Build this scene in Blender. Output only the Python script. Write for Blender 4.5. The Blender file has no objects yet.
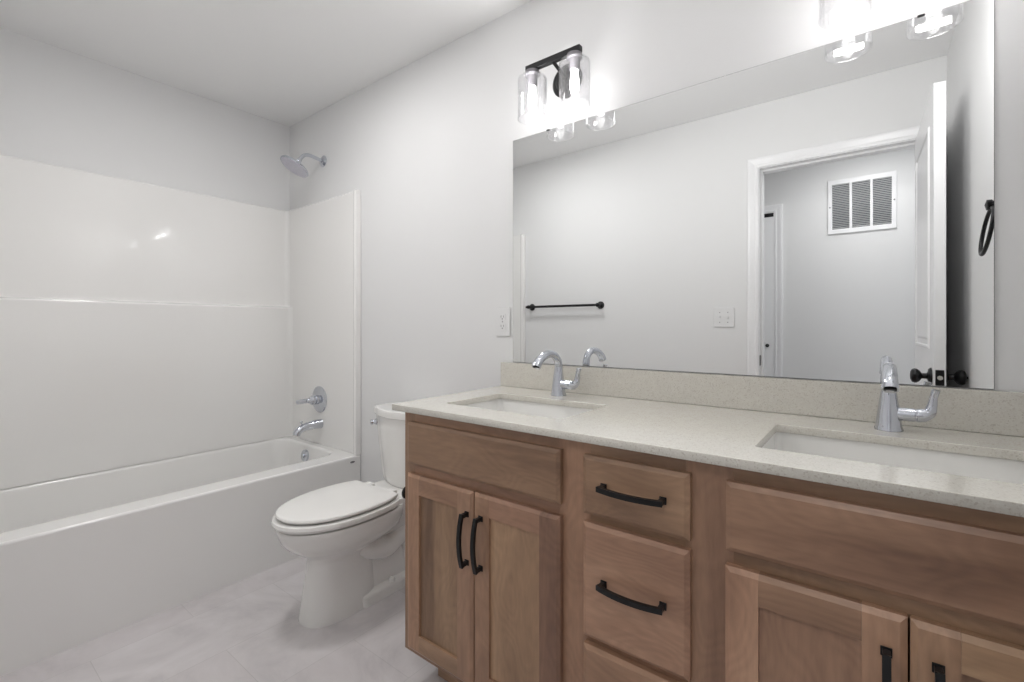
import bpy, bmesh, math, random
from mathutils import Vector, Matrix
random.seed(4)
S = bpy.context.scene
COL = S.collection
PI = math.pi

# ---------------------------------------------------------------- camera
CAMX, CAMY, CAMZ, YAW, FPX, HORIZ = 3.0168, -1.5311, 1.1311, 52.29, 468.4, 327.18
cam = bpy.data.cameras.new('camera'); camo = bpy.data.objects.new('camera', cam); COL.objects.link(camo)
camo.location = (CAMX, CAMY, CAMZ)
camo.rotation_euler = (PI / 2, 0, math.radians(90 - YAW))
cam.sensor_width = 36; cam.lens = FPX / 1024 * 36
cam.shift_y = -(341 - HORIZ) / 1024
cam.clip_start = .01
S.camera = camo
S.view_settings.view_transform = 'Standard'; S.view_settings.look = 'None'
S.view_settings.gamma = 1; S.view_settings.use_curve_mapping = False
S.view_settings.exposure = 1.2
w = bpy.data.worlds.new('world'); S.world = w; w.use_nodes = True
w.node_tree.nodes['Background'].inputs[0].default_value = (.8, .85, .9, 1)
w.node_tree.nodes['Background'].inputs[1].default_value = .3
BULB_E, FAN_E, HALL_E, DOWN_W, UP_W = 3.6, 19.0, 14.5, 3.2, 2.6

H = 2.44; W = 3.294; D = 1.547; HALL_Y = 2.70

# ---------------------------------------------------------------- materials
def srgb(r, g, b):
    f = lambda c: (c / 255 / 12.92) if c / 255 <= .04045 else ((c / 255 + .055) / 1.055) ** 2.4
    return (f(r), f(g), f(b), 1)
def newmat(name):
    m = bpy.data.materials.new(name); m.use_nodes = True
    nt = m.node_tree; b = nt.nodes['Principled BSDF']
    return m, nt, b
def sv(b, **k):
    names = {'rough': 'Roughness', 'metal': 'Metallic', 'coat': 'Coat Weight', 'coatr': 'Coat Roughness', 'ior': 'IOR', 'spec': 'Specular IOR Level'}
    for a, v in k.items(): b.inputs[names[a]].default_value = v
def plain(name, c, bump=0, bscale=200, var=.03, vscale=3, **k):
    m, nt, b = newmat(name); sv(b, **k); N, L = nt.nodes, nt.links
    tc = N.new('ShaderNodeTexCoord')
    n = N.new('ShaderNodeTexNoise'); n.inputs['Scale'].default_value = vscale; n.inputs['Detail'].default_value = 3
    L.new(tc.outputs['Object'], n.inputs['Vector'])
    r = N.new('ShaderNodeMapRange'); r.inputs['To Min'].default_value = 1 - var; r.inputs['To Max'].default_value = 1 + var
    L.new(n.outputs['Fac'], r.inputs['Value'])
    h = N.new('ShaderNodeHueSaturation'); h.inputs['Color'].default_value = c
    L.new(r.outputs[0], h.inputs['Value']); L.new(h.outputs[0], b.inputs['Base Color'])
    if bump:
        n2 = N.new('ShaderNodeTexNoise'); n2.inputs['Scale'].default_value = bscale; n2.inputs['Detail'].default_value = 2
        L.new(tc.outputs['Object'], n2.inputs['Vector'])
        bp = N.new('ShaderNodeBump'); bp.inputs['Strength'].default_value = bump; bp.inputs['Distance'].default_value = .001
        L.new(n2.outputs['Fac'], bp.inputs['Height']); L.new(bp.outputs[0], b.inputs['Normal'])
    return m
M = {}
M['wall'] = plain('wall_paint', srgb(235, 235, 235), bump=.15, bscale=350, var=.01, rough=.6)
M['ceiling'] = plain('ceiling_paint', srgb(250, 250, 250), bump=.4, bscale=120, var=.01, rough=.8)
M['trim'] = plain('trim_enamel', srgb(246, 246, 247), var=.01, rough=.3)
M['acrylic'] = plain('white_acrylic', srgb(246, 245, 243), var=.005, rough=.12, coat=.6, coatr=.04)
M['porcelain'] = plain('white_porcelain', srgb(244, 243, 240), var=.005, rough=.08, coat=.5, coatr=.02)
M['seat'] = plain('toilet_seat_plastic', srgb(244, 243, 240), var=.005, rough=.2)
M['chrome'] = plain('polished_chrome', (.60, .62, .67, 1), var=.01, rough=.07, metal=1)
M['nozzle'] = plain('brushed_nozzle_face', (.62, .61, .68, 1), var=.12, vscale=90, rough=.3, metal=.6)
M['black'] = plain('matte_black_metal', srgb(24, 24, 26), var=.1, vscale=20, rough=.38, metal=.3)
M['socket'] = plain('grey_socket', srgb(120, 118, 122), var=.02, rough=.35, metal=.5)
M['dark'] = plain('dark_gap', srgb(38, 36, 36), var=.1, rough=.7)
M['plate'] = plain('white_plate_plastic', srgb(238, 238, 238), var=.005, rough=.25)
M['filter'] = plain('filter_media', srgb(84, 88, 92), var=.25, vscale=14, rough=.9)
M['brass'] = plain('steel_latch', (.75, .74, .7, 1), var=.05, rough=.3, metal=1)

def emis(name, c, s):
    m, nt, b = newmat(name); N, L = nt.nodes, nt.links
    e = N.new('ShaderNodeEmission'); e.inputs[0].default_value = c; e.inputs[1].default_value = s
    L.new(e.outputs[0], N['Material Output'].inputs[0]); return m
M['bulb'] = emis('lit_bulb', (1, .985, .97, 1), BULB_E)
M['fan'] = emis('lit_diffuser', (1, .99, .985, 1), FAN_E)
M['hall'] = emis('added_hall_diffuser', (1, .99, .985, 1), HALL_E)  # emitter of the hall light, an added source

def glass():
    m, nt, b = newmat('seeded_glass'); N, L = nt.nodes, nt.links
    N.remove(b)
    tr = N.new('ShaderNodeBsdfTransparent'); tr.inputs[0].default_value = (.985, .985, .99, 1)
    gl = N.new('ShaderNodeBsdfGlossy'); gl.inputs['Roughness'].default_value = .04
    lw = N.new('ShaderNodeLayerWeight'); lw.inputs['Blend'].default_value = .35
    tc = N.new('ShaderNodeTexCoord')
    v = N.new('ShaderNodeTexVoronoi'); v.inputs['Scale'].default_value = 150
    L.new(tc.outputs['Object'], v.inputs['Vector'])
    r = N.new('ShaderNodeMapRange'); r.inputs['From Min'].default_value = .12; r.inputs['From Max'].default_value = .3
    r.inputs['To Min'].default_value = 1; r.inputs['To Max'].default_value = 0
    L.new(v.outputs['Distance'], r.inputs['Value'])
    bp = N.new('ShaderNodeBump'); bp.inputs['Strength'].default_value = .6; bp.inputs['Distance'].default_value = .002
    L.new(r.outputs[0], bp.inputs['Height'])
    L.new(bp.outputs[0], gl.inputs['Normal'])
    mr = N.new('ShaderNodeMapRange'); mr.inputs['To Min'].default_value = .035; mr.inputs['To Max'].default_value = .36
    L.new(lw.outputs['Facing'], mr.inputs['Value'])
    ad = N.new('ShaderNodeMath'); ad.operation = 'MULTIPLY_ADD'; ad.use_clamp = True
    L.new(r.outputs[0], ad.inputs[0]); ad.inputs[1].default_value = .3; L.new(mr.outputs[0], ad.inputs[2])
    mx = N.new('ShaderNodeMixShader')
    L.new(ad.outputs[0], mx.inputs[0]); L.new(tr.outputs[0], mx.inputs[1]); L.new(gl.outputs[0], mx.inputs[2])
    L.new(mx.outputs[0], N['Material Output'].inputs[0])
    return m
M['glass'] = glass()
def mirror():
    m, nt, b = newmat('mirror_glass'); N, L = nt.nodes, nt.links
    g = N.new('ShaderNodeBsdfGlossy'); g.inputs['Color'].default_value = (.84, .85, .85, 1); g.inputs['Roughness'].default_value = 0
    L.new(g.outputs[0], N['Material Output'].inputs[0]); return m
M['mirror'] = mirror()

def wood(name, axis, tone=1.0, warm=0.5):
    """stained birch: grain runs along `axis` (0 = x, 2 = z)"""
    m, nt, b = newmat(name); N, L = nt.nodes, nt.links; sv(b, rough=.42, coat=.15, coatr=.3)
    tc = N.new('ShaderNodeTexCoord'); oi = N.new('ShaderNodeObjectInfo')
    ad = N.new('ShaderNodeVectorMath'); ad.operation = 'ADD'
    cm = N.new('ShaderNodeCombineXYZ')
    mu = N.new('ShaderNodeMath'); mu.operation = 'MULTIPLY'; mu.inputs[1].default_value = 37
    L.new(oi.outputs['Random'], mu.inputs[0])
    for i in range(3): L.new(mu.outputs[0], cm.inputs[i])
    L.new(tc.outputs['Object'], ad.inputs[0]); L.new(cm.outputs[0], ad.inputs[1])
    mp = N.new('ShaderNodeMapping'); sc = [1, 1, 1]; sc[axis] = .16
    mp.inputs['Scale'].default_value = sc
    L.new(ad.outputs[0], mp.inputs['Vector'])
    n1 = N.new('ShaderNodeTexNoise'); n1.inputs['Scale'].default_value = 7; n1.inputs['Detail'].default_value = 4; n1.inputs['Distortion'].default_value = 1.0
    n2 = N.new('ShaderNodeTexNoise'); n2.inputs['Scale'].default_value = 130; n2.inputs['Detail'].default_value = 3
    n3 = N.new('ShaderNodeTexNoise'); n3.inputs['Scale'].default_value = 9; n3.inputs['Detail'].default_value = 1
    mp3 = N.new('ShaderNodeMapping'); sc3 = [1, 1, 1]; sc3[axis] = .45; mp3.inputs['Scale'].default_value = sc3
    L.new(ad.outputs[0], mp3.inputs['Vector']); L.new(mp3.outputs[0], n3.inputs['Vector'])
    for n in (n1, n2): L.new(mp.outputs[0], n.inputs['Vector'])
    # cathedral rings: contour lines of a stretched noise field
    mm = N.new('ShaderNodeMath'); mm.operation = 'MULTIPLY'; mm.inputs[1].default_value = 15
    L.new(n3.outputs['Fac'], mm.inputs[0])
    fr = N.new('ShaderNodeMath'); fr.operation = 'PINGPONG'; fr.inputs[1].default_value = .5
    L.new(mm.outputs[0], fr.inputs[0])
    cr = N.new('ShaderNodeValToRGB'); e = cr.color_ramp.elements
    cs = [(122, 92, 72), (157, 124, 98), (178, 143, 114), (198, 164, 133)]
    e[0].position = .25; e[0].color = srgb(*cs[0]); e[1].position = .8; e[1].color = srgb(*cs[3])
    for p, c in ((.42, cs[1]), (.58, cs[2])):
        q = e.new(p); q.color = srgb(*c)
    L.new(n1.outputs['Fac'], cr.inputs[0])
    def mult(src, val, lo, hi):
        r = N.new('ShaderNodeMapRange'); r.inputs['To Min'].default_value = lo; r.inputs['To Max'].default_value = hi
        L.new(val, r.inputs['Value'])
        h = N.new('ShaderNodeHueSaturation'); L.new(src, h.inputs['Color']); L.new(r.outputs[0], h.inputs['Value']); return h
    h = mult(cr.outputs[0], n2.outputs['Fac'], .80, 1.18)
    h = mult(h.outputs[0], fr.outputs[0], .88, 1.09)
    hr = N.new('ShaderNodeMath'); hr.operation = 'MULTIPLY'; hr.inputs[1].default_value = 7.31; L.new(oi.outputs['Random'], hr.inputs[0])
    hf = N.new('ShaderNodeMath'); hf.operation = 'FRACT'; L.new(hr.outputs[0], hf.inputs[0])
    hm = N.new('ShaderNodeMapRange'); hm.inputs['To Min'].default_value = .488; hm.inputs['To Max'].default_value = .508; L.new(hf.outputs[0], hm.inputs['Value'])
    L.new(hm.outputs[0], h.inputs['Hue'])
    h = mult(h.outputs[0], oi.outputs['Random'], .80 * tone, 1.12 * tone)
    L.new(h.outputs[0], b.inputs['Base Color'])
    bp = N.new('ShaderNodeBump'); bp.inputs['Strength'].default_value = .12; bp.inputs['Distance'].default_value = .0006
    L.new(n2.outputs['Fac'], bp.inputs['Height']); L.new(bp.outputs[0], b.inputs['Normal'])
    return m
M['wood_v'] = wood('stained_wood_upright_grain', 2)
M['wood_h'] = wood('stained_wood_level_grain', 0)
M['wood_y'] = wood('stained_wood_side', 2, .9)

def quartz():
    m, nt, b = newmat('speckled_quartz'); N, L = nt.nodes, nt.links; sv(b, rough=.16, coat=.3, coatr=.08)
    tc = N.new('ShaderNodeTexCoord')
    v = N.new('ShaderNodeTexVoronoi'); v.inputs['Scale'].default_value = 420; L.new(tc.outputs['Object'], v.inputs['Vector'])
    sx = N.new('ShaderNodeSeparateColor'); L.new(v.outputs['Color'], sx.inputs[0])
    cr = N.new('ShaderNodeValToRGB'); e = cr.color_ramp.elements
    e[0].position = 0; e[0].color = srgb(200, 194, 184); e[1].position = 1; e[1].color = srgb(228, 226, 219)
    for p, c in ((.05, (208, 203, 193)), (.12, (216, 212, 203)), (.5, (219, 216, 207)), (.9, (222, 219, 211))):
        q = e.new(p); q.color = srgb(*c)
    cr.color_ramp.interpolation = 'CONSTANT'
    L.new(sx.outputs[0], cr.inputs[0])
    n = N.new('ShaderNodeTexNoise'); n.inputs['Scale'].default_value = 40; n.inputs['Detail'].default_value = 4; L.new(tc.outputs['Object'], n.inputs['Vector'])
    r = N.new('ShaderNodeMapRange'); r.inputs['To Min'].default_value = .95; r.inputs['To Max'].default_value = 1.05; L.new(n.outputs['Fac'], r.inputs['Value'])
    h = N.new('ShaderNodeHueSaturation'); L.new(cr.outputs[0], h.inputs['Color']); L.new(r.outputs[0], h.inputs['Value'])
    L.new(h.outputs[0], b.inputs['Base Color']); return m
M['quartz'] = quartz()

def tile():
    m, nt, b = newmat('floor_tile'); N, L = nt.nodes, nt.links; sv(b, rough=.32)
    tc = N.new('ShaderNodeTexCoord')
    mp = N.new('ShaderNodeMapping'); mp.inputs['Rotation'].default_value = (0, 0, PI / 2); mp.inputs['Location'].default_value = (.07, 0, 0)
    L.new(tc.outputs['Object'], mp.inputs['Vector'])
    br = N.new('ShaderNodeTexBrick'); br.offset = .5
    br.inputs['Scale'].default_value = 1; br.inputs['Brick Width'].default_value = .61; br.inputs['Row Height'].default_value = .305
    br.inputs['Mortar Size'].default_value = .0013; br.inputs['Mortar Smooth'].default_value = .1
    br.inputs['Color1'].default_value = srgb(222, 219, 220); br.inputs['Color2'].default_value = srgb(217, 213, 214)
    br.inputs['Mortar'].default_value = srgb(206, 203, 203)
    L.new(mp.outputs[0], br.inputs['Vector'])
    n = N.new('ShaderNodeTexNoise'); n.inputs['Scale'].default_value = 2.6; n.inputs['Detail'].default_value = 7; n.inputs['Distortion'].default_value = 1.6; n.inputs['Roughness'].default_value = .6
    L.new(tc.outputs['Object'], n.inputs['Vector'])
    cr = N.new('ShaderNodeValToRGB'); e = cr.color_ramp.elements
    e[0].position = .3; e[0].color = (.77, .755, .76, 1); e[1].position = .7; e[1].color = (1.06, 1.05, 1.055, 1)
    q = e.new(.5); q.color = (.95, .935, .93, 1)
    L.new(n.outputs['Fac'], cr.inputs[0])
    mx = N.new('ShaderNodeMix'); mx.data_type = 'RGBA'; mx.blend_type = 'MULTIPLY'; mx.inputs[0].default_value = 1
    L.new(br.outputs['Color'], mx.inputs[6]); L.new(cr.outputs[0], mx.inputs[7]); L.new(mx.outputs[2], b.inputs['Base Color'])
    return m
M['tile'] = tile()

# ---------------------------------------------------------------- object helpers
def link(name, bm, mat, parent=None, smooth=None, **props):
    me = bpy.data.meshes.new(name); bmesh.ops.recalc_face_normals(bm, faces=bm.faces[:]); bm.to_mesh(me); bm.free()
    me.materials.append(M[mat] if isinstance(mat, str) else mat)
    o = bpy.data.objects.new(name, me); COL.objects.link(o)
    if parent: o.parent = parent
    if smooth is not None:
        for p in me.polygons: p.use_smooth = True
        es = me.edges
        bm2 = bmesh.new(); bm2.from_mesh(me)
        lim = math.radians(smooth)
        for e in bm2.edges:
            if len(e.link_faces) == 2 and e.calc_face_angle(0) > lim: e.smooth = False
        bm2.to_mesh(me); bm2.free()
    if smooth is not None:
        wn = o.modifiers.new('weighted_normal', 'WEIGHTED_NORMAL'); wn.keep_sharp = True; wn.weight = 100
    for k, v in props.items(): o[k] = v
    return o
def thing(name, loc, label, cat, group=None, rotz=0):
    o = bpy.data.objects.new(name, None); COL.objects.link(o); o.location = loc; o.rotation_euler = (0, 0, rotz)
    o.empty_display_size = .1
    o['label'] = label; o['category'] = cat
    if group: o['group'] = group
    return o
def dup(root, loc, label, group):
    r = root.copy(); COL.objects.link(r); r.location = loc; r['label'] = label; r['group'] = group
    for ch in list(root.children):
        c = ch.copy(); COL.objects.link(c); c.parent = r
        for g in ch.children:
            d = g.copy(); COL.objects.link(d); d.parent = c
    return r
def box(bm, x0, x1, y0, y1, z0, z1, bev=0, seg=2):
    t = bmesh.new()
    bmesh.ops.create_cube(t, size=1)
    for v in t.verts:
        v.co = Vector(((x0 + x1) / 2 + v.co.x * (x1 - x0), (y0 + y1) / 2 + v.co.y * (y1 - y0), (z0 + z1) / 2 + v.co.z * (z1 - z0)))
    if bev: bmesh.ops.bevel(t, geom=t.edges[:], offset=bev, segments=seg, affect='EDGES', profile=.5)
    me = bpy.data.meshes.new('t'); t.to_mesh(me); t.free(); bm.from_mesh(me); bpy.data.meshes.remove(me)
    return bm
def loft(bm, rings, cap0=True, cap1=True, closed=True):
    vs = [[bm.verts.new(p) for p in r] for r in rings]
    n = len(rings[0])
    for a, b in zip(vs, vs[1:]):
        for i in range(n if closed else n - 1):
            j = (i + 1) % n
            bm.faces.new((a[i], a[j], b[j], b[i]))
    if cap0: bm.faces.new(vs[0])
    if cap1: bm.faces.new(list(reversed(vs[-1])))
    return bm
def lathe(bm, prof, mat=Matrix(), n=32, cap0=True, cap1=True):
    """prof: (radius, height) pairs around +Z, then placed by mat"""
    rings = [[mat @ Vector((max(r, .0002) * math.cos(2 * PI * i / n), max(r, .0002) * math.sin(2 * PI * i / n), h)) for i in range(n)] for r, h in prof]
    return loft(bm, rings, cap0, cap1)
def along(p, d):
    d = Vector(d).normalized()
    return Matrix.Translation(Vector(p)) @ d.to_track_quat('Z', 'Y').to_matrix().to_4x4()
def smoothpath(pts, k=6):
    P = [Vector(p) for p in pts]; out = []
    for i in range(len(P) - 1):
        p0 = P[max(i - 1, 0)]; p1 = P[i]; p2 = P[i + 1]; p3 = P[min(i + 2, len(P) - 1)]
        for s in range(k):
            t = s / k
            out.append(.5 * ((2 * p1) + (-p0 + p2) * t + (2 * p0 - 5 * p1 + 4 * p2 - p3) * t * t + (-p0 + 3 * p1 - 3 * p2 + p3) * t ** 3))
    out.append(P[-1]); return out
def tube(bm, pts, rad, n=20, flat=None, up=(0, 0, 1), square=False):
    """rad: number or list (interpolated); flat: scale of the side axis (number or list)"""
    P = [Vector(p) for p in pts]; m = len(P)
    def val(r, i):
        if not isinstance(r, (list, tuple)): return r
        t = i / (m - 1) * (len(r) - 1); a = int(min(t, len(r) - 2)); return r[a] + (r[a + 1] - r[a]) * (t - a)
    rings = []
    prev = None
    for i in range(m):
        d = (P[min(i + 1, m - 1)] - P[max(i - 1, 0)]).normalized()
        if prev is None:
            u = Vector(up); u = (u - d * u.dot(d))
            if u.length < 1e-4: u = Vector((0, 1, 0)) - d * d.y
            u.normalize()
        else:
            u = (prev - d * prev.dot(d)).normalized()
        prev = u; s = d.cross(u)
        r = val(rad, i); f = val(flat, i) if flat is not None else 1
        if square:
            rings.append([P[i] + u * r * a + s * r * f * b for a, b in ((1, 1), (1, -1), (-1, -1), (-1, 1))])
        else:
            rings.append([P[i] + u * r * math.cos(2 * PI * k / n) + s * r * f * math.sin(2 * PI * k / n) for k in range(n)])
    return loft(bm, rings)
def rrect(x0, x1, y0, y1, r, z, k=6):
    out = []
    for cx, cy, a0 in ((x1 - r, y1 - r, 0), (x0 + r, y1 - r, PI / 2), (x0 + r, y0 + r, PI), (x1 - r, y0 + r, 1.5 * PI)):
        for i in range(k + 1):
            a = a0 + PI / 2 * i / k; out.append(Vector((cx + r * math.cos(a), cy + r * math.sin(a), z)))
    return out
def curve_plate(loops, th, bev=.001):
    """flat plate in xy from 2D loops (outer first), z from 0 to th; returns bmesh"""
    cu = bpy.data.curves.new('c', 'CURVE'); cu.dimensions = '2D'; cu.fill_mode = 'BOTH'
    cu.extrude = th / 2 - bev; cu.bevel_depth = bev; cu.bevel_resolution = 1; cu.offset = -bev
    for lp in loops:
        sp = cu.splines.new('POLY'); sp.points.add(len(lp) - 1); sp.use_cyclic_u = True
        for p, q in zip(sp.points, lp): p.co = (q[0], q[1], 0, 1)
    o = bpy.data.objects.new('c', cu); COL.objects.link(o)
    dg = bpy.context.evaluated_depsgraph_get(); dg.update()
    me = bpy.data.meshes.new_from_object(o.evaluated_get(dg))
    bm = bmesh.new(); bm.from_mesh(me)
    bmesh.ops.remove_doubles(bm, verts=bm.verts[:], dist=1e-6)
    bmesh.ops.translate(bm, verts=bm.verts[:], vec=(0, 0, th / 2))
    bpy.data.objects.remove(o); bpy.data.curves.remove(cu); bpy.data.meshes.remove(me)
    return bm
def xf(bm, mat):
    bmesh.ops.transform(bm, matrix=mat, verts=bm.verts[:]); return bm
def struct(name, bm, mat, parent=None, **k):
    return link(name, bm, mat, parent, kind='structure', **k)

# ---------------------------------------------------------------- room shell
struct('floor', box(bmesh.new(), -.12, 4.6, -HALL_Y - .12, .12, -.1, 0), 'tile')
struct('ceiling', box(bmesh.new(), -.12, 4.6, -HALL_Y - .12, .12, H, H + .1), 'ceiling')
struct('wall_back', box(bmesh.new(), -.12, W + .12, 0, .12, 0, H), 'wall')
struct('wall_left', box(bmesh.new(), -.12, 0, -D - .0, 0, 0, H), 'wall')
struct('wall_right', box(bmesh.new(), W, W + .12, -D, 0, 0, H), 'wall')
OX0, OX1, OH = 2.483, 3.213, 2.062
b = bmesh.new(); T = .114
for a in ((-.12, OX0 - .018, 0, H), (OX1 + .018, W + .12, 0, H), (OX0 - .018, OX1 + .018, OH + .018, H)):
    box(b, a[0], a[1], -D - T, -D, a[2], a[3])
struct('wall_front', b, 'wall')
struct('wall_hall', box(bmesh.new(), 1.1, 4.6, -HALL_Y - .12, -HALL_Y, 0, H), 'wall')
struct('wall_hall_left', box(bmesh.new(), 1.0, 1.1, -HALL_Y - .12, -D - T, 0, H), 'wall')
struct('wall_hall_right', box(bmesh.new(), 4.5, 4.6, -HALL_Y, -D - T, 0, H), 'wall')
# door jamb + stop + casing (one profiled mesh each)
jb = bmesh.new()
box(jb, OX0 - .018, OX0, -D - T - .002, -D + .002, 0, OH + .018)
box(jb, OX1, OX1 + .018, -D - T - .002, -D + .002, 0, OH + .018)
box(jb, OX0, OX1, -D - T - .002, -D + .002, OH, OH + .018)
box(jb, OX0, OX0 + .011, -D - T + .02, -D - .04, 0, OH, .002)
box(jb, OX1 - .011, OX1, -D - T + .02, -D - .04, 0, OH, .002)
box(jb, OX0 + .011, OX1 - .011, -D - T + .02, -D - .04, OH - .011, OH, .002)
jamb = struct('trim_1', jb, 'trim')
pl = bmesh.new(); box(pl, OX0 - .0005, OX0 + .002, -D - .038, -D - .008, .905, .965, .0008)
struct('strike_plate', pl, 'black', jamb)
def casing(name, x0, x1, zt, y, sgn, wd=.057):
    """mitred moulded casing around an opening; sgn +1 faces +y"""
    prof = [(0, 0), (0, .010), (.012, .013), (.02, .011), (wd - .014, .016), (wd - .004, .016), (wd, .012), (wd, 0)]
    b = bmesh.new()
    path = [(x0, 0, -1, 0), (x0, zt, -1, 1), (x1, zt, 1, 1), (x1, 0, 1, 0)]
    rings = [[Vector((px + sx * d, y + sgn * o, pz + sz * d)) for d, o in prof] for px, pz, sx, sz in path]
    loft(b, rings); return struct(name, b, 'trim')
casing('trim_2', OX0 - .004, OX1 + .004, OH + .005, -D, 1)
casing('trim_3', OX0 - .004, OX1 + .004, OH + .005, -D - T, -1)
# baseboards
def baseb(name, x0, x1, y, sgn, h=.085, axis='x'):
    prof = [(0, 0), (.013, 0), (.013, h - .02), (.008, h - .006), (.004, h), (0, h)]
    b = bmesh.new()
    if axis == 'x': rings = [[Vector((x, y + sgn * o, z)) for o, z in prof] for x in (x0, x1)]
    else: rings = [[Vector((y + sgn * o, x, z)) for o, z in prof] for x in (x0, x1)]
    loft(b, rings); return struct(name, b, 'trim')
baseb('baseboard_back', .80, 1.84, 0, -1)
baseb('baseboard_front', .80, OX0 - .075, -D, 1)
baseb('baseboard_right', -D, -.61, W, -1, axis='y')
baseb('baseboard_hall', 2.48, 4.5, -HALL_Y, 1)

# bathroom door leaf, hinged on the right jamb and open along the right wall
def panel_face(b, x0, x1, z0, z1, y, sgn):
    """raised moulding + fielded panel on a door face"""
    r = [(0, .0), (.004, .006), (.012, .006), (.018, -.002), (.03, -.002), (.045, .004)]
    rings = []
    for ins, o in r:
        rings.append([Vector((x0 + ins, y + sgn * o, z0 + ins)), Vector((x1 - ins, y + sgn * o, z0 + ins)),
                      Vector((x1 - ins, y + sgn * o, z1 - ins)), Vector((x0 + ins, y + sgn * o, z1 - ins))])
    loft(b, rings, cap0=False)
DW, DT, DH = .703, .035, 2.034
door = bpy.data.objects.new('door_1', None); COL.objects.link(door); door['kind'] = 'structure'
door.location = (OX1 - .002, -D + .004, 0)
leaf = bmesh.new()                      # local: leaf runs +x from hinge, faces +-y
box(leaf, 0.003, DW, -DT / 2, DT / 2, .012, .012 + DH, .0015)
for sg in (1, -1):
    for z0, z1 in ((1.045, 1.925), (.22, .86)):
        panel_face(leaf, .115, DW - .115, z0, z1, sg * (DT / 2 - .0005), sg)
door.rotation_euler = (0, 0, math.radians(90 - 1.4))
lf = struct('door_leaf', leaf, 'trim', door); lf.location = (0, DT / 2, 0)
kz = .942; kx = DW - .062
for i, sg in enumerate((1, -1)):
    b = bmesh.new(); f = DT / 2
    mt = along((kx, sg * f, kz), (0, sg, 0))
    lathe(b, [(.033, 0), (.033, .003), (.028, .009), (.016, .011), (.011, .014), (.0105, .028), (.013, .030), (.022, .036), (.0275, .044), (.0285, .050), (.025, .058), (.016, .062), (.004, .0635), (.0, .0635)], mt)
    if sg == -1: lathe(b, [(.004, .062), (.004, .069), (.0015, .074), (0, .075)], mt, n=12)
    kb = link('door_knob', b, 'black', door, smooth=40); kb.location = (0, DT / 2, 0)
b = bmesh.new(); box(b, DW - .001, DW + .0018, -.0125, .0125, kz - .029, kz + .029, .0008)
lp = link('latch_plate', b, 'black', door); lp.location = (0, DT / 2, 0)
b = bmesh.new(); tube(b, [(DW, 0, kz), (DW + .011, 0, kz)], .008, n=16)
lb = link('latch_bolt', b, 'brass', lp)
for hz in (.25, 1.05, 1.82):
    b = bmesh.new(); tube(b, [(-.002, -.006 , hz - .045), (-.002, -.006, hz + .045)], .006, n=12)
    link('hinge', b, 'black', door, smooth=40)

# hall closet door with casing
casing('trim_4', 1.62, 2.39, 2.045, -HALL_Y, 1)
d2 = bpy.data.objects.new('door_2', None); COL.objects.link(d2); d2['kind'] = 'structure'; d2.location = (1.62, -HALL_Y, 0)
b = bmesh.new(); box(b, .002, .768, 0.001, .012, .012, 2.042, .0015)
for z0, z1 in ((1.045, 1.9), (.22, .86)): panel_face(b, .10, .67, z0, z1, .0115, 1)
struct('door_leaf', b, 'trim', d2)
b = bmesh.new(); lathe(b, [(.011, 0), (.007, .006), (.007, .014), (.014, .02), (.014, .026), (.006, .03), (0, .03)], along((.725, .012, .985), (0, 1, 0)), n=20)
link('door_knob', b, 'black', d2, smooth=40)
b = bmesh.new(); box(b, .67, .766, .0115, .016, 2.008, 2.038, .001); box(b, .69, .75, .015, .018, 2.016, 2.028, .001)
link('door_catch', b, 'black', d2)

# return air grille on the hall wall
t = thing('return_air_grille', (2.942, -HALL_Y, 2.02), 'white three-section return air grille high on the hallway wall beyond the doorway', 'vent')
def rc(x0, x1, z0, z1): return [(x0, z0), (x1, z0), (x1, z1), (x0, z1)]
g = .199
loops = [rc(-g, g, -g, g)]
cells = [(-.172, -.068), (-.052, .052), (.068, .172)]
for a, c in cells: loops.append(rc(a, c, -.165, .165))
b = curve_plate(loops, .012, .002); xf(b, Matrix.Rotation(PI / 2, 4, 'X')); xf(b, Matrix.Translation((0, .0125, 0)))
link('grille_frame', b, 'trim', t)
b = bmesh.new()
for a, c in cells:
    for k in range(26):
        z = -.159 + k * .0127
        loft(b, [[Vector((x, .0095, z + .006)), Vector((x, .0105, z + .006)), Vector((x, .0035, z)), Vector((x, .0025, z))] for x in (a - .002, c + .002)])
link('louver_blades', b, 'trim', t)
b = bmesh.new(); box(b, -.18, .18, .0005, .0018, -.175, .175); link('filter_screen', b, 'filter', t)
for sx in (-1, 1):
    b = bmesh.new(); lathe(b, [(.005, 0), (.005, .001), (.003, .002), (0, .002)], along((sx * .186, .0122, 0), (0, 1, 0)), n=14); link('screw', b, 'socket', t)

# ceiling fan light in the bathroom and an added flush light to brighten the hall (both lit, both out of frame)
def flush(name, loc, label, mat, r):
    t = thing(name, loc, label, 'ceiling light')
    b = bmesh.new(); lathe(b, [(r + .02, 0), (r + .02, -.012), (r + .008, -.02), (r, -.02), (r, -.012), (r, -.0)], cap0=True, cap1=False, n=48); link('trim_ring', b, 'trim', t, smooth=40)
    b = bmesh.new(); lathe(b, [(0, -.013), (r - .001, -.013), (r - .004, -.021), (0, -.027)], n=48); link('diffuser', b, mat, t, smooth=40)
flush('fan_light', (1.225, -.79, H), 'round lit fan light on the ceiling above the toilet and tub', 'fan', .15)
flush('added_hall_light', (3.0, -2.08, H), 'round lit flush light added on the hallway ceiling, out of view', 'hall', .16)

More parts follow.
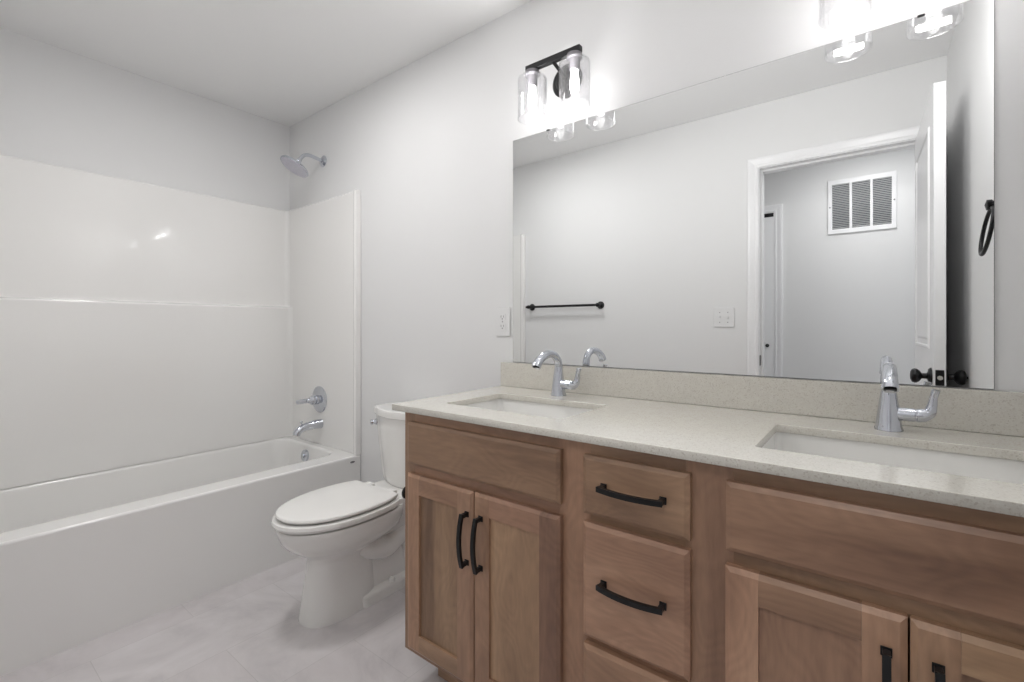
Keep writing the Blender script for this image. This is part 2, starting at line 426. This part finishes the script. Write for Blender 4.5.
# ---------------------------------------------------------------- bathtub
RZ, TX = .433, .786
E = .003
t = thing('bathtub', (0, 0, 0), 'white alcove bathtub with a flat apron along the left wall', 'bathtub')
b = bmesh.new()
x0, x1, y0, y1 = E, TX, -D + E, -E
rings = [rrect(x0, x1 - .005, y0, y1, .004, 0.0), rrect(x0, x1 - .003, y0, y1, .004, .3), rrect(x0, x1, y0, y1, .004, .405), rrect(x0, x1, y0, y1, .004, RZ - .010)]
for k in range(1, 5):
    a = PI / 2 * k / 4; ins = .010 * (1 - math.cos(a))
    rings.append(rrect(x0, x1 - ins, y0, y1, .004, RZ - .010 + .010 * math.sin(a)))
ix0, ix1, iy0, iy1 = .058, .658, -D + .14, -.074
for k in range(0, 6):
    a = PI / 2 * k / 5; s = .018 * math.sin(a); dz = .018 * (1 - math.cos(a))
    rings.append(rrect(ix0 - .018 + s, ix1 + .018 - s, iy0 - .018 + s, iy1 + .018 - s, .10, RZ - dz, 6))
for f, z in ((.2, .38), (.4, .30), (.62, .20), (.8, .12), (.9, .09), (1.0, .075)):
    q = f
    e = .05 * q + (.03 if f > .85 else 0) + (.03 if f == 1 else 0)
    rings.append(rrect(ix0 + e * .7, ix1 - e, iy0 + e * 2.2, iy1 - e * .8, .10, z, 6))
loft(b, rings)
link('tub_body', b, 'acrylic', t, smooth=35)
b = bmesh.new(); mt = along((.355, -.0895, .372), (0, -1, .12))
lathe(b, [(.034, -.006), (.034, .004), (.029, .009), (.012, .010), (.012, .016), (0, .017)], mt, n=32); link('overflow_cover', b, 'chrome', t, smooth=35)
b = bmesh.new(); lathe(b, [(.03, 0), (.028, .004), (.02, .003), (.012, .010), (0, .011)], along((.36, -.28, .0745), (0, 0, 1))); link('drain_cover', b, 'chrome', t, smooth=35)
b = bmesh.new(); lathe(b, [(.0145, 0), (.0145, .0012), (.012, .0022), (0, .0022)], along((TX - .0006, -.055, .402), (1, 0, 0)), n=28)
for v in b.verts: v.co.z = .402 + (v.co.z - .402) * .38
bd = link('maker_badge', b, 'socket', t, smooth=35); bd.location.x = 0

# shower surround
t = thing('shower_surround', (0, 0, RZ), 'glossy white shower surround panels above the bathtub with a long ledge', 'shower surround')
LZ = 1.258 - RZ; SZ = 1.882 - RZ
def plan(o, ye, r=.03, n=7):
    """inner plan path of back panel with fillets at both ends"""
    pts = []
    yb = -ye; yf = -D + ye
    for i in range(n + 1):
        a = PI / 2 * i / n
        pts.append((o + r - r * math.sin(a), yb - r + r * math.cos(a)))
    for i in range(n + 1):
        a = PI / 2 * i / n
        pts.append((o + r - r * math.cos(a), yf + r - r * math.sin(a)))
    return pts
def shell(b, levels, ye):
    rings = []
    for o, z in levels:
        p = plan(o, ye)
        ring = [Vector((x, y, z)) for x, y in p] + [Vector((E, -D + E, z)), Vector((E, -E, z))]
        rings.append(ring)
    loft(b, rings)
b = bmesh.new()
shell(b, [(.052, .001), (.052, LZ - .012), (.049, LZ - .004), (.043, LZ), (.03, LZ + .002), (.022, LZ + .008), (.020, LZ + .02), (.020, SZ - .006), (.015, SZ)], .018)
link('back_panel', b, 'acrylic', t, smooth=35)
for nm, ya, sg in (('end_panel', -E, -1), ('end_panel', -D + E, 1)):
    b = bmesh.new()
    prof = [(.02, 0), (.02, .016), (.70, .016), (TX - .042, .016), (TX - .036, .019), (TX - .030, .026)]
    for k in range(0, 7):
        a = PI * k / 6
        prof.append((TX - .0145 - .0145 * math.cos(a), .026 + .0075 * math.sin(a)))
    prof += [(TX, .0)]
    rings = [[Vector((x, ya + sg * o, z)) for x, o in prof] for z in (.001, SZ - .004)]
    rings.append([Vector((x - (.002 if x > .5 else 0), ya + sg * o * .8, SZ)) for x, o in prof])
    loft(b, rings); link(nm, b, 'acrylic', t, smooth=35)

# shower head
t = thing('rain_shower', (.406, 0, 2.125), 'chrome round rain shower head on a bent arm above the surround', 'shower head')
b = bmesh.new(); lathe(b, [(.034, .0015), (.034, .004), (.025, .012), (.012, .015), (.012, .02)], along((0, 0, 0), (0, -1, 0))); link('wall_flange', b, 'chrome', t, smooth=35)
b = bmesh.new(); tube(b, smoothpath([(0, -.004, 0), (0, -.05, .006), (0, -.09, .010), (0, -.12, .002), (0, -.142, -.022), (0, -.15, -.034)]), .0105); link('shower_arm', b, 'chrome', t, smooth=35)
hd = Vector((-.11, -.50, -.86)).normalized(); j = Vector((0, -.15, -.034))
b = bmesh.new(); lathe(b, [(.010, -.006), (.013, 0), (.015, .010), (.012, .018), (.016, .024), (.03, .032), (.065, .041), (.081, .045), (.084, .051), (.082, .056)], along(j, hd), n=48, cap1=True); link('spray_head', b, 'chrome', t, smooth=35)
b = bmesh.new(); mt = along(j, hd)
lathe(b, [(.077, .0555), (.077, .0575), (.073, .0582), (0, .0582)], mt, n=48)
for rr, nn in ((.018, 6), (.034, 12), (.05, 18), (.066, 24)):
    for k in range(nn):
        a = 2 * PI * k / nn
        lathe(b, [(.0026, .058), (.0018, .0605)], mt @ Matrix.Translation((rr * math.cos(a), rr * math.sin(a), 0)), n=6)
link('nozzle_face', b, 'nozzle', t)

# tub and shower valve
t = thing('shower_valve', (.396, -.019, .700), 'chrome round shower valve with lever handle on the surround above the tub spout', 'shower valve')
b = bmesh.new(); lathe(b, [(.078, 0), (.078, .003), (.07, .009), (.045, .013), (.028, .015), (.026, .03), (.022, .032)], along((0, 0, 0), (0, -1, 0)), n=48); link('escutcheon', b, 'chrome', t, smooth=35)
b = bmesh.new(); lathe(b, [(.022, .028), (.027, .034), (.028, .05), (.023, .058), (.016, .064), (.014, .075), (.01, .08), (0, .081)], along((0, 0, 0), (0, -1, 0)))
tube(b, smoothpath([(0, -.062, 0), (-.02, -.078, -.002), (-.05, -.098, -.008), (-.068, -.106, -.012)]), [.014, .0135, .014, .011], flat=.7); link('valve_handle', b, 'chrome', t, smooth=35)
t = thing('tub_spout', (.408, -.0195, .557), 'chrome tub spout on the surround end wall over the bathtub', 'tub spout')
b = bmesh.new()
path = smoothpath([(0, 0, 0), (0, -.04, 0), (0, -.085, -.002), (0, -.12, -.010), (0, -.142, -.026), (0, -.150, -.044)])
tube(b, path, [.028, .025, .0225, .0215, .021, .020], flat=[1, 1, 1, 1, 1.05, 1.1], n=28); link('spout_body', b, 'chrome', t, smooth=35)
b = bmesh.new(); lathe(b, [(.004, 0), (.004, .012), (.008, .015), (.009, .02), (.005, .024), (0, .024)], along((0, -.118, .009), (0, -.1, 1)), n=20); link('diverter_knob', b, 'chrome', t, smooth=35)

# ---------------------------------------------------------------- toilet
TCX = 1.303
t = thing('toilet', (TCX, 0, 0), 'white two-piece elongated toilet between the bathtub and the wooden vanity', 'toilet', rotz=math.radians(1.5))
def egg(yc, hw, lf, lb, z, n=56, pf=2.1, pb=2.6, tx=0):
    out = []
    for i in range(n):
        a = 2 * PI * i / n; c, s = math.cos(a), math.sin(a)
        p = pf if s < 0 else pb
        ex = 2 / p
        x = hw * math.copysign(abs(c) ** ex, c); y = (lf if s < 0 else lb) * math.copysign(abs(s) ** ex, s)
        out.append(Vector((x + tx, yc + y, z)))
    return out
b = bmesh.new()
# pedestal front column flaring into the bowl
cols = [(-.445, .098, .168, .15, 0, 2.5, -.018), (-.445, .098, .168, .15, .012, 2.5, -.018), (-.445, .094, .161, .145, .05, 2.5, -.017), (-.445, .086, .152, .14, .12, 2.5, -.016), (-.445, .081, .144, .14, .175, 2.4, -.014), (-.445, .081, .142, .15, .215, 2.4, -.012),
        (-.443, .085, .144, .17, .236, 2.3, -.01), (-.44, .100, .162, .19, .256, 2.2, -.008), (-.435, .127, .203, .22, .280, 2.1, -.004), (-.435, .150, .238, .23, .308, 2.1, 0), (-.435, .166, .260, .24, .338, 2.1, 0), (-.435, .175, .270, .24, .368, 2.1, 0), (-.435, .178, .274, .24, .382, 2.1, 0), (-.435, .174, .270, .235, .388, 2.1, 0)]
loft(b, [egg(yc, hw, lf, lb, z, pf=p, pb=2.6, tx=tx) for yc, hw, lf, lb, z, p, tx in cols])
# trapway body at the rear
def rr2(hw, yf, yb, r, z): return rrect(-hw, hw, yf, yb, min(r, hw * .98), z, 6)
loft(b, [rr2(.088, -.42, -.055, .03, 0), rr2(.088, -.42, -.055, .03, .032), rr2(.082, -.42, -.058, .03, .044), rr2(.06, -.40, -.065, .03, .052), rr2(.052, -.38, -.075, .03, .12), rr2(.054, -.38, -.08, .03, .20), rr2(.075, -.38, -.08, .03, .26), rr2(.105, -.38, -.075, .04, .315), rr2(.125, -.38, -.06, .045, .345), rr2(.132, -.38, -.05, .05, .375), rr2(.132, -.38, -.05, .05, .402), rr2(.128, -.38, -.054, .05, .408)])
# trapway bulge on both sides
for sx in (-1, 1):
    tube(b, smoothpath([(sx * .040, -.40, .25), (sx * .052, -.33, .215), (sx * .056, -.27, .20), (sx * .054, -.225, .215), (sx * .052, -.18, .22), (sx * .052, -.145, .17), (sx * .050, -.135, .10), (sx * .050, -.135, .05)]), [.055, .054, .052, .050, .048, .044, .042, .044], n=22, flat=.75)
link('bowl', b, 'porcelain', t, smooth=50)
for sx in (-1, 1):
    b = bmesh.new(); lathe(b, [(.014, 0), (.014, .008), (.010, .017), (0, .020)], along((sx * .072, -.26, .044), (0, 0, 1)), n=20); link('bolt_cap', b, 'porcelain', t, smooth=40)
def lid_egg(hw, lf, lb, z, back=-.284, n=56):
    out = egg(-.445, hw, lf, lb, z, n=n, pf=2.1, pb=2.3)
    return [Vector((v.x, min(v.y, back), v.z)) for v in out]
b = bmesh.new()
loft(b, [lid_egg(.160, .250, .25, .3885), lid_egg(.166, .256, .25, .3965), lid_egg(.180, .271, .26, .3985), lid_egg(.1845, .276, .26, .408), lid_egg(.182, .273, .26, .4180), lid_egg(.172, .262, .25, .4225)]); link('seat_ring', b, 'seat', t, smooth=40)
b = bmesh.new()
loft(b, [lid_egg(.164, .250, .24, .4265, -.288), lid_egg(.172, .259, .25, .4290, -.286), lid_egg(.175, .263, .25, .435, -.284), lid_egg(.173, .260, .25, .4405, -.286), lid_egg(.160, .245, .235, .4450, -.292), lid_egg(.08, .13, .12, .4475, -.31)])
link('seat_lid', b, 'seat', t, smooth=40)
for sx in (-1, 1):
    b = bmesh.new(); box(b, sx * .075 - .022, sx * .075 + .022, -.288, -.250, .4085, .438, .006, 3); link('seat_hinge', b, 'seat', t, smooth=40)
def tk(hw, yf, bow, yb, z, r=.035):
    """tank section with a bowed front: corners sit `bow` behind the middle of the front"""
    pts = rrect(-hw, hw, yf + bow, yb, r, z, 6)
    lo = [v for v in pts]; out = []
    n = len(pts)
    for v in pts:
        out.append(v)
        if len(out) == 3 * 7 - 0:   # after the front-left corner arc: insert the bowed front
            for k in range(1, 12):
                u = -1 + 2 * k / 12; x = u * (hw - r)
                out.append(Vector((x, yf + bow - bow * (1 - u * u), z)))
    return out
b = bmesh.new()
loft(b, [tk(.130, -.175, .03, -.05, .4085, .03), tk(.138, -.180, .03, -.045, .414, .03), tk(.147, -.188, .032, -.042, .45, .035), tk(.170, -.198, .038, -.034, .60, .035), tk(.182, -.204, .040, -.03, .720, .035)])
link('tank', b, 'porcelain', t, smooth=40)
b = bmesh.new()
loft(b, [tk(.186, -.209, .040, -.024, .7205, .037), tk(.190, -.213, .040, -.020, .724, .04), tk(.191, -.214, .040, -.019, .742, .04), tk(.188, -.211, .040, -.022, .752, .038), tk(.178, -.200, .040, -.03, .757, .035)])
link('tank_lid', b, 'porcelain', t, smooth=40)
b = bmesh.new(); lathe(b, [(.0145, 0), (.0145, .004), (.010, .010), (.008, .018), (.012, .020), (.012, .028), (0, .030)], along((-.138, -.176, .688), (-.45, -1, 0)), n=24)
link('flush_lever', b, 'chrome', t, smooth=35)

# ---------------------------------------------------------------- vanity cabinet
FX0, FX1 = 1.842, W - .004
FY = -.565; CB, CT = .118, .868
V = thing('vanity_cabinet', (FX0, 0, 0), 'brown stained wood double vanity cabinet with black bow pulls', 'cabinet')
def L(x): return x - FX0
b = bmesh.new()
box(b, 0, .016, FY + .019, -.003, CB, CT); box(b, L(FX1) - .016, L(FX1), FY + .019, -.003, CB, CT); box(b, .016, L(FX1) - .016, FY + .019, -.003, CB, CB + .016)
box(b, .016, L(FX1) - .016, -.012, -.003, CB + .016, CT)
link('cabinet_box', b, 'wood_y', V)
# face frame stiles and rails
fz0, fz1 = CB, CT
st = [(FX0, 1.89), (2.415, 2.50), (2.715, 2.805), (3.27, FX1)]
for a, c in st:
    b = bmesh.new(); box(b, L(a), L(c), FY, FY + .019, fz0, fz1, .0006, 1); link('face_stile', b, 'wood_v', V)
for (a, c), zs in (((1.89, 2.415), ((CB, .150), (.672, .718), (.830, CT))), ((2.50, 2.715), ((CB, .150), (.395, .435), (.675, .715), (.830, CT))), ((2.805, 3.27), ((CB, .150), (.672, .718), (.830, CT)))):
    for z0, z1 in zs:
        b = bmesh.new(); box(b, L(a), L(c), FY + .0003, FY + .019, z0, z1); link('face_rail', b, 'wood_h', V)
b = bmesh.new(); box(b, .055, L(FX1), FY + .090, FY + .104, .001, CB - .001); link('toe_kick', b, 'wood_h', V)
def front(x0, x1, z0, z1, flags, yb=FY - .0006, th=.019, ch=.009, dep=.006):
    """slab whose front face is inset by a chamfer on flagged sides (l, r, b, t)"""
    b = bmesh.new(); l, r, bo, tp = [ch if f else 0 for f in flags]
    yf = yb - th
    A = [(x0, yb, z0), (x1, yb, z0), (x1, yb, z1), (x0, yb, z1)]
    Bm = [(x0, yf + dep, z0), (x1, yf + dep, z0), (x1, yf + dep, z1), (x0, yf + dep, z1)]
    Bm2 = [(x0 + l * .25, yf + dep * .75, z0 + bo * .25), (x1 - r * .25, yf + dep * .75, z0 + bo * .25), (x1 - r * .25, yf + dep * .75, z1 - tp * .25), (x0 + l * .25, yf + dep * .75, z1 - tp * .25)]
    C = [(x0 + l, yf, z0 + bo), (x1 - r, yf, z0 + bo), (x1 - r, yf, z1 - tp), (x0 + l, yf, z1 - tp)]
    loft(b, [[Vector((L(x), y, z)) for x, y, z in R] for R in (A, Bm, C)])
    return b
def pull(parent, cx, cz, vertical):
    b = bmesh.new(); n = 14; Lh = .0725; y0 = FY - .0196
    pts = []
    for i in range(n + 1):
        s = -Lh + 2 * Lh * i / n; out = .021 + .0115 * (1 - (s / Lh) ** 2)
        pts.append((L(cx), y0 - out, cz + s) if vertical else (L(cx) + s, y0 - out, cz))
    tube(b, pts, .0042, square=True, flat=1.35, up=(0, -1, 0))
    for s in (-Lh + .006, Lh - .006):
        p = (L(cx), cz + s) if vertical else (L(cx) + s, cz)
        box(b, p[0] - .0052, p[0] + .0052, y0 - .0235, y0, p[1] - .0052, p[1] + .0052, .001)
        box(b, p[0] - .0075, p[0] + .0075, y0 - .003, y0, p[1] - .0075, p[1] + .0075, .001)
    return link('handle', b, 'black', parent)
def sub(name, parent, bm, mat):
    return link(name, bm, mat, parent)
def door_(x0, x1, z0, z1, hx, hz):
    s = .057; y = FY - .0006
    b = bmesh.new(); box(b, L(x0 + s - .006), L(x1 - s + .006), y - .012, y - .002, z0 + s - .006, z1 - s + .006)
    d = link('door', b, 'wood_v', V)
    b = front(x0, x0 + s, z0, z1, (1, 0, 1, 1)); sub('door_stile', d, b, 'wood_v')
    b = front(x1 - s, x1, z0, z1, (0, 1, 1, 1)); sub('door_stile', d, b, 'wood_v')
    b = front(x0 + s + .0002, x1 - s - .0002, z1 - s, z1, (0, 0, 0, 1)); sub('door_rail', d, b, 'wood_h')
    b = front(x0 + s + .0002, x1 - s - .0002, z0, z0 + s, (0, 0, 1, 0)); sub('door_rail', d, b, 'wood_h')
    pull(d, hx, hz, True)
door_(1.872, 2.1475, .140, .680, 2.128, .549)
door_(2.1505, 2.426, .140, .680, 2.179, .549)
door_(2.793, 3.058, .140, .680, 3.032, .553)
door_(3.061, 3.28, .140, .680, 3.093, .553)
for (x0, x1) in ((1.872, 2.426), (2.794, 3.28)):
    link('false_front', front(x0, x1, .709, .839, (1, 1, 1, 1)), 'wood_h', V)
for z0, z1, hz in ((.705, .839, .777), (.426, .686, .562), (.140, .408, .28)):
    d = link('drawer', front(2.488, 2.727, z0, z1, (1, 1, 1, 1)), 'wood_h', V)
    pull(d, 2.609, hz, False)

# toilet paper holder on the cabinet side
t = thing('toilet_paper_holder', (FX0, -.50, .576), 'black toilet paper holder on the side of the vanity facing the toilet', 'paper holder')
b = bmesh.new(); lathe(b, [(.022, -.0002), (.022, .004), (.012, .009), (.008, .012), (.008, .055), (.012, .058), (.022, .062), (.022, .070), (.016, .073), (0, .073)], along((0, 0, 0), (-1, 0, 0)), n=28); link('post', b, 'black', t, smooth=40)
b = bmesh.new(); tube(b, [(-.066, .01, 0), (-.066, .16, 0)], .006); lathe(b, [(.006, 0), (.011, .004), (.011, .01), (0, .013)], along((-.066, .158, 0), (0, 1, 0)), n=20); link('roll_bar', b, 'black', t, smooth=40)

# countertop, backsplash, sinks
CX0, CX1, CFY, CZ0, CZ = 1.808, W - .002, -.59, .868, .888
holes = [(1.928, 2.362), (2.824, 3.258)]; HY0, HY1 = -.474, -.195
loops = [[(CX0, CFY), (CX1, CFY), (CX1, -.002), (1.789, -.002)]]
for a, c in holes: loops.append([(v.x, v.y) for v in rrect(a, c, HY0, HY1, .012, 0, 5)])
b = curve_plate(loops, CZ - CZ0 - .0006, .0015); xf(b, Matrix.Translation((0, 0, CZ0 + .0006)))
o = link('countertop', b, 'quartz', None)
o['label'] = 'speckled off-white quartz countertop lying on the wooden vanity cabinet'; o['category'] = 'countertop'
b = bmesh.new(); box(b, 1.789, CX1, -.021, -.002, CZ + .0005, .986, .0012, 2)
bs = link('backsplash', b, 'quartz'); bs['label'] = 'speckled quartz backsplash strip standing on the countertop under the mirror'; bs['category'] = 'backsplash'
def sink(xc, label):
    t = thing('undermount_sink', (xc, (HY0 + HY1) / 2, CZ0), label, 'sink', 'undermount sinks')
    hx, hy = .217, (HY1 - HY0) / 2
    f = lambda e, z, r: rrect(-hx - .006 + e, hx + .006 - e, -hy - .006 + e, hy + .006 - e, r, z, 6)
    b = bmesh.new()
    rings = [f(-.010, -.012, .02), f(-.010, -.0005, .02), f(0, -.0005, .018), f(.001, -.006, .018), f(.006, -.05, .022), f(.012, -.10, .035), f(.022, -.122, .045), f(.045, -.134, .05), f(.09, -.138, .045), f(.135, -.140, .006),
             ]
    outer = [f(.13, -.150, .006), f(.03, -.146, .05), f(0, -.11, .04), f(-.006, -.05, .03), f(-.010, -.012, .02)]
    loft(b, rings + outer, cap0=False, cap1=False)
    bmesh.ops.remove_doubles(b, verts=b.verts[:], dist=1e-5)
    link('basin', b, 'porcelain', t, smooth=40)
    b = bmesh.new(); lathe(b, [(.030, 0), (.030, .003), (.022, .004), (.018, .010), (0, .012)], along((0, .0, -.1402), (0, 0, 1)), n=28); link('pop_up_drain', b, 'chrome', t, smooth=35)
sink(2.145, 'white rectangular undermount sink in the left end of the countertop, nearer the toilet')
sink(3.041, 'white rectangular undermount sink in the right end of the countertop, below the door reflection')

def faucet(loc):
    t = thing('sink_faucet', loc, 'x', 'faucet', 'sink faucets')
    b = bmesh.new()
    lathe(b, [(.0275, 0), (.0275, .004), (.0255, .009), (.0235, .025), (.0205, .05), (.0172, .075), (.0152, .090)], n=32, cap1=True)
    link('faucet_body', b, 'chrome', t, smooth=35)
    b = bmesh.new()
    path = smoothpath([(0, 0, .086), (0, .001, .105), (0, -.008, .128), (0, -.032, .146), (0, -.064, .150), (0, -.096, .143), (0, -.119, .131), (0, -.133, .119), (0, -.1395, .1095)])
    tube(b, path, [.0152, .0142, .0132, .013, .013, .0132, .0138, .0148, .0155], flat=[1, 1, 1, 1.02, 1.04, 1.06, 1.08, 1.1, 1.1], up=(1, 0, 0), n=26)
    sp = link('spout', b, 'chrome', t, smooth=40)
    b = bmesh.new(); lathe(b, [(.0115, -.001), (.0115, .0012), (.009, .0012), (.009, .0002)], along((0, -.1400, .1090), (0, -.3, -1)), n=24, cap1=True); link('aerator', b, 'dark', sp, smooth=35)
    b = bmesh.new(); lathe(b, [(.0155, .008), (.0155, .046), (.0142, .0475), (.0142, .0495), (.0155, .051), (.0155, .056)], along((0, 0, .040), (1, 0, 0)), n=26)
    link('valve_barrel', b, 'chrome', t, smooth=35)
    b = bmesh.new()
    tube(b, smoothpath([(.052, 0, .040), (.062, 0, .0415), (.072, 0, .049), (.0765, 0, .064), (.0795, 0, .084), (.0835, 0, .101)]), [.0155, .015, .0125, .0095, .0075, .008], flat=[1, 1, .95, .95, 1.15, 1.4], up=(0, 0, 1), n=22)
    link('lever_handle', b, 'chrome', t, smooth=35)
    return t
f0 = faucet((2.126, -.108, CZ))
f0['label'] = 'chrome single-handle faucet behind the left sink, nearer the toilet'
dup(f0, (3.044, -.108, CZ), 'chrome single-handle faucet behind the right sink, in front of the reflected door', 'sink faucets')

# ---------------------------------------------------------------- mirror
MX0, MX1, MZ0, MZ1 = 1.843, 3.235, .988, 1.897
t = thing('wall_mirror', ((MX0 + MX1) / 2, 0, MZ0), 'large frameless rectangular mirror on the wall above the backsplash', 'mirror')
hw = (MX1 - MX0) / 2; hh = MZ1 - MZ0
b = bmesh.new(); box(b, -hw, hw, -.0058, -.001, 0, hh); link('mirror_backing', b, 'socket', t)
b = bmesh.new(); box(b, -hw + .001, hw - .001, -.0066, -.0059, .001, hh - .001); link('mirror_glass', b, 'mirror', t)
for x in (2.015, 3.108):
    b = bmesh.new(); box(b, x - (MX0 + MX1) / 2 - .007, x - (MX0 + MX1) / 2 + .007, -.0085, -.001, hh - .004, hh + .002, .0008); link('mirror_clip', b, 'black', t)

# ---------------------------------------------------------------- vanity light fixtures
def vlight(loc):
    t = thing('vanity_light', loc, 'x', 'wall light', 'two-light vanity fixtures')
    Y = -.105; bz = 2.096
    b = bmesh.new(); lathe(b, [(.063, .001), (.063, .008), (.055, .014), (.045, .014), (.040, .020), (.012, .024), (.010, .03)], along((0, 0, 2.060), (0, -1, 0)), n=40); link('backplate', b, 'black', t, smooth=30)
    b = bmesh.new(); tube(b, [(0, -.012, 2.058), (0, -.05, 2.075), (0, Y, bz - .006)], .0065); link('arm', b, 'black', t, smooth=35)
    b = bmesh.new(); box(b, -.115, .115, Y - .011, Y + .011, bz - .010, bz + .010, .0012); link('crossbar', b, 'black', t)
    for sx in (-.09, .09):
        b = bmesh.new(); lathe(b, [(.010, bz - .010), (.026, bz - .013), (.028, bz - .019), (.028, bz - .028), (.019, bz - .030), (.019, bz - .066), (.017, bz - .070)], Matrix.Translation((sx, Y, 0)), n=32)
        sc = link('socket', b, 'socket', t, smooth=35); sc['label'] = 'dark grey lamp socket'
        b = bmesh.new()
        zt = bz - .031; z0 = 1.906; R = .0545
        pr = [(.0215, zt + .0), (.032, zt - .0015), (.047, zt - .004), (.052, zt - .008), (R, zt - .014), (R, zt - .09), (R, z0 + .004), (R + .0012, z0 + .002), (R + .0008, z0)]
        pin = [(R - .0025, z0), (R - .003, z0 + .002), (R - .0025, z0 + .004), (R - .0025, zt - .09), (R - .0025, zt - .015), (.050, zt - .011), (.045, zt - .007), (.032, zt - .0045), (.0215, zt - .003)]
        lathe(b, pr + pin, Matrix.Translation((sx, Y, 0)), n=48, cap0=False, cap1=False)
        link('glass_shade', b, 'glass', t, smooth=40)
        b = bmesh.new(); zb = bz - .070
        lathe(b, [(.012, zb), (.013, zb - .012), (.0155, zb - .03), (.0165, zb - .048), (.0155, zb - .066), (.011, zb - .080), (.005, zb - .086), (0, zb - .087)], Matrix.Translation((sx, Y, 0)), n=24)
        link('light_bulb', b, 'bulb', t, smooth=40)
        for nm, pw, dr, dz in (('added_down_spot', DOWN_W, (0, -1, -.35), 1.95), ('added_up_spot', UP_W, (0, -.75, .75), 1.985)):  # spots added beside each bulb to spread light away from the wall
            ld = bpy.data.lights.new(nm, 'SPOT'); ld.energy = pw; ld.color = (1, .985, .965)
            ld.spot_size = math.radians(156); ld.spot_blend = 1; ld.shadow_soft_size = .010
            lo = bpy.data.objects.new(nm, ld); COL.objects.link(lo); lo.parent = t
            lo.location = (sx, Y - .028, dz); lo.rotation_euler = Vector(dr).to_track_quat('-Z', 'Y').to_euler()
    return t
v0 = vlight((2.100, 0, 0)); v0['label'] = 'lit black two-light vanity fixture above the left end of the mirror, fully in view'
dup(v0, (3.049, 0, 0), 'lit black two-light vanity fixture at the top edge, above the right sink', 'two-light vanity fixtures')

# ---------------------------------------------------------------- wall plates and hardware
t = thing('outlet', (1.788, 0, 1.154), 'white duplex electrical outlet on the wall left of the mirror', 'outlet')
RX = Matrix.Rotation(PI / 2, 4, 'X')
b = curve_plate([[(v.x, v.y) for v in rrect(-.038, .038, -.060, .060, .003, 0, 3)]], .0055, .0015); xf(b, RX); xf(b, Matrix.Translation((0, -.0005, 0))); link('cover_plate', b, 'plate', t)
for sz in (-.0195, .0195):
    b = curve_plate([[(v.x, v.y + sz) for v in rrect(-.017, .017, -.0145, .0145, .008, 0, 4)]], .002, .0004); xf(b, RX); xf(b, Matrix.Translation((0, -.0061, 0))); r = link('receptacle', b, 'plate', t)
    b = bmesh.new(); box(b, -.0075, -.0055, -.0086, -.0082, sz - .003, sz + .007); box(b, .0055, .0075, -.0086, -.0082, sz - .002, sz + .006); box(b, -.0022, .0022, -.0086, -.0082, sz - .010, sz - .006); link('slot', b, 'dark', r)
b = bmesh.new(); lathe(b, [(.0028, 0), (.0028, .001), (0, .0013)], along((0, -.0061, 0), (0, -1, 0)), n=12); link('screw', b, 'socket', t)

t = thing('light_switch', (2.289, -D, 1.191), 'white double toggle light switch plate on the wall beside the doorway, seen in the mirror', 'light switch')
b = curve_plate([[(v.x, v.y) for v in rrect(-.0585, .0585, -.059, .059, .003, 0, 3)]], .0055, .0015); xf(b, RX); xf(b, Matrix.Translation((0, .006, 0))); link('cover_plate', b, 'plate', t)
for sx, up in ((-.023, 1), (.023, -1)):
    b = bmesh.new(); box(b, sx - .005, sx + .005, .006, .0075, -.012, .012, .0003); box(b, sx - .0035, sx + .0035, .007, .017, up * .004 - .004, up * .004 + .004, .001); tg = link('toggle', b, 'plate', t)
    for sz in (-.03, .03):
        b = bmesh.new(); lathe(b, [(.0028, 0), (.0028, .001), (0, .0013)], along((sx, .0058, sz), (0, 1, 0)), n=12); link('screw', b, 'socket', t)

t = thing('towel_bar', (1.165, -D, 1.290), 'black towel bar on the wall between the tub and doorway, seen in the mirror', 'towel bar')
b = bmesh.new(); tube(b, [(-.335, .052, 0), (.312, .052, 0)], .009, n=20)
link('bar', b, 'black', t, smooth=35)
for x in (-.312, .292):
    b = bmesh.new(); lathe(b, [(.027, .0005), (.027, .005), (.02, .012), (.0105, .018), (.0095, .038), (.014, .046), (.0145, .058), (.010, .064), (0, .065)], along((x, 0, 0), (0, 1, 0)), n=28); link('mounting_post', b, 'black', t, smooth=35)
b = bmesh.new()

t = thing('towel_ring', (W, -.275, 1.462), 'black towel ring on the right wall, cut by the right edge of the mirror', 'towel ring')
b.free(); b = bmesh.new(); lathe(b, [(.024, .0005), (.024, .005), (.016, .010), (.009, .014), (.009, .022), (.014, .026), (.014, .036), (0, .040)], along((0, 0, 0), (-1, 0, 0)), n=28); link('mounting_post', b, 'black', t, smooth=35)
b = bmesh.new(); Rr = .063; pts = []
top = Vector((-.026, 0, -.008)); dn = Vector((-.018, 0, -.122)).normalized()
cc = top + dn * Rr
n = 48; ringv = []
for i in range(n):
    a = 2 * PI * i / n; ctr = cc + (dn * math.cos(a) + Vector((0, 1, 0)) * math.sin(a)) * Rr
    rad = (ctr - cc).normalized(); side = dn.cross(Vector((0, 1, 0)))
    ringv.append([b.verts.new(ctr + rad * .0048 * math.cos(2 * PI * k / 12) + side * .0048 * math.sin(2 * PI * k / 12)) for k in range(12)])
for i in range(n):
    for k in range(12):
        b.faces.new((ringv[i][k], ringv[i][(k + 1) % 12], ringv[(i + 1) % n][(k + 1) % 12], ringv[(i + 1) % n][k]))
link('ring', b, 'black', t, smooth=60)
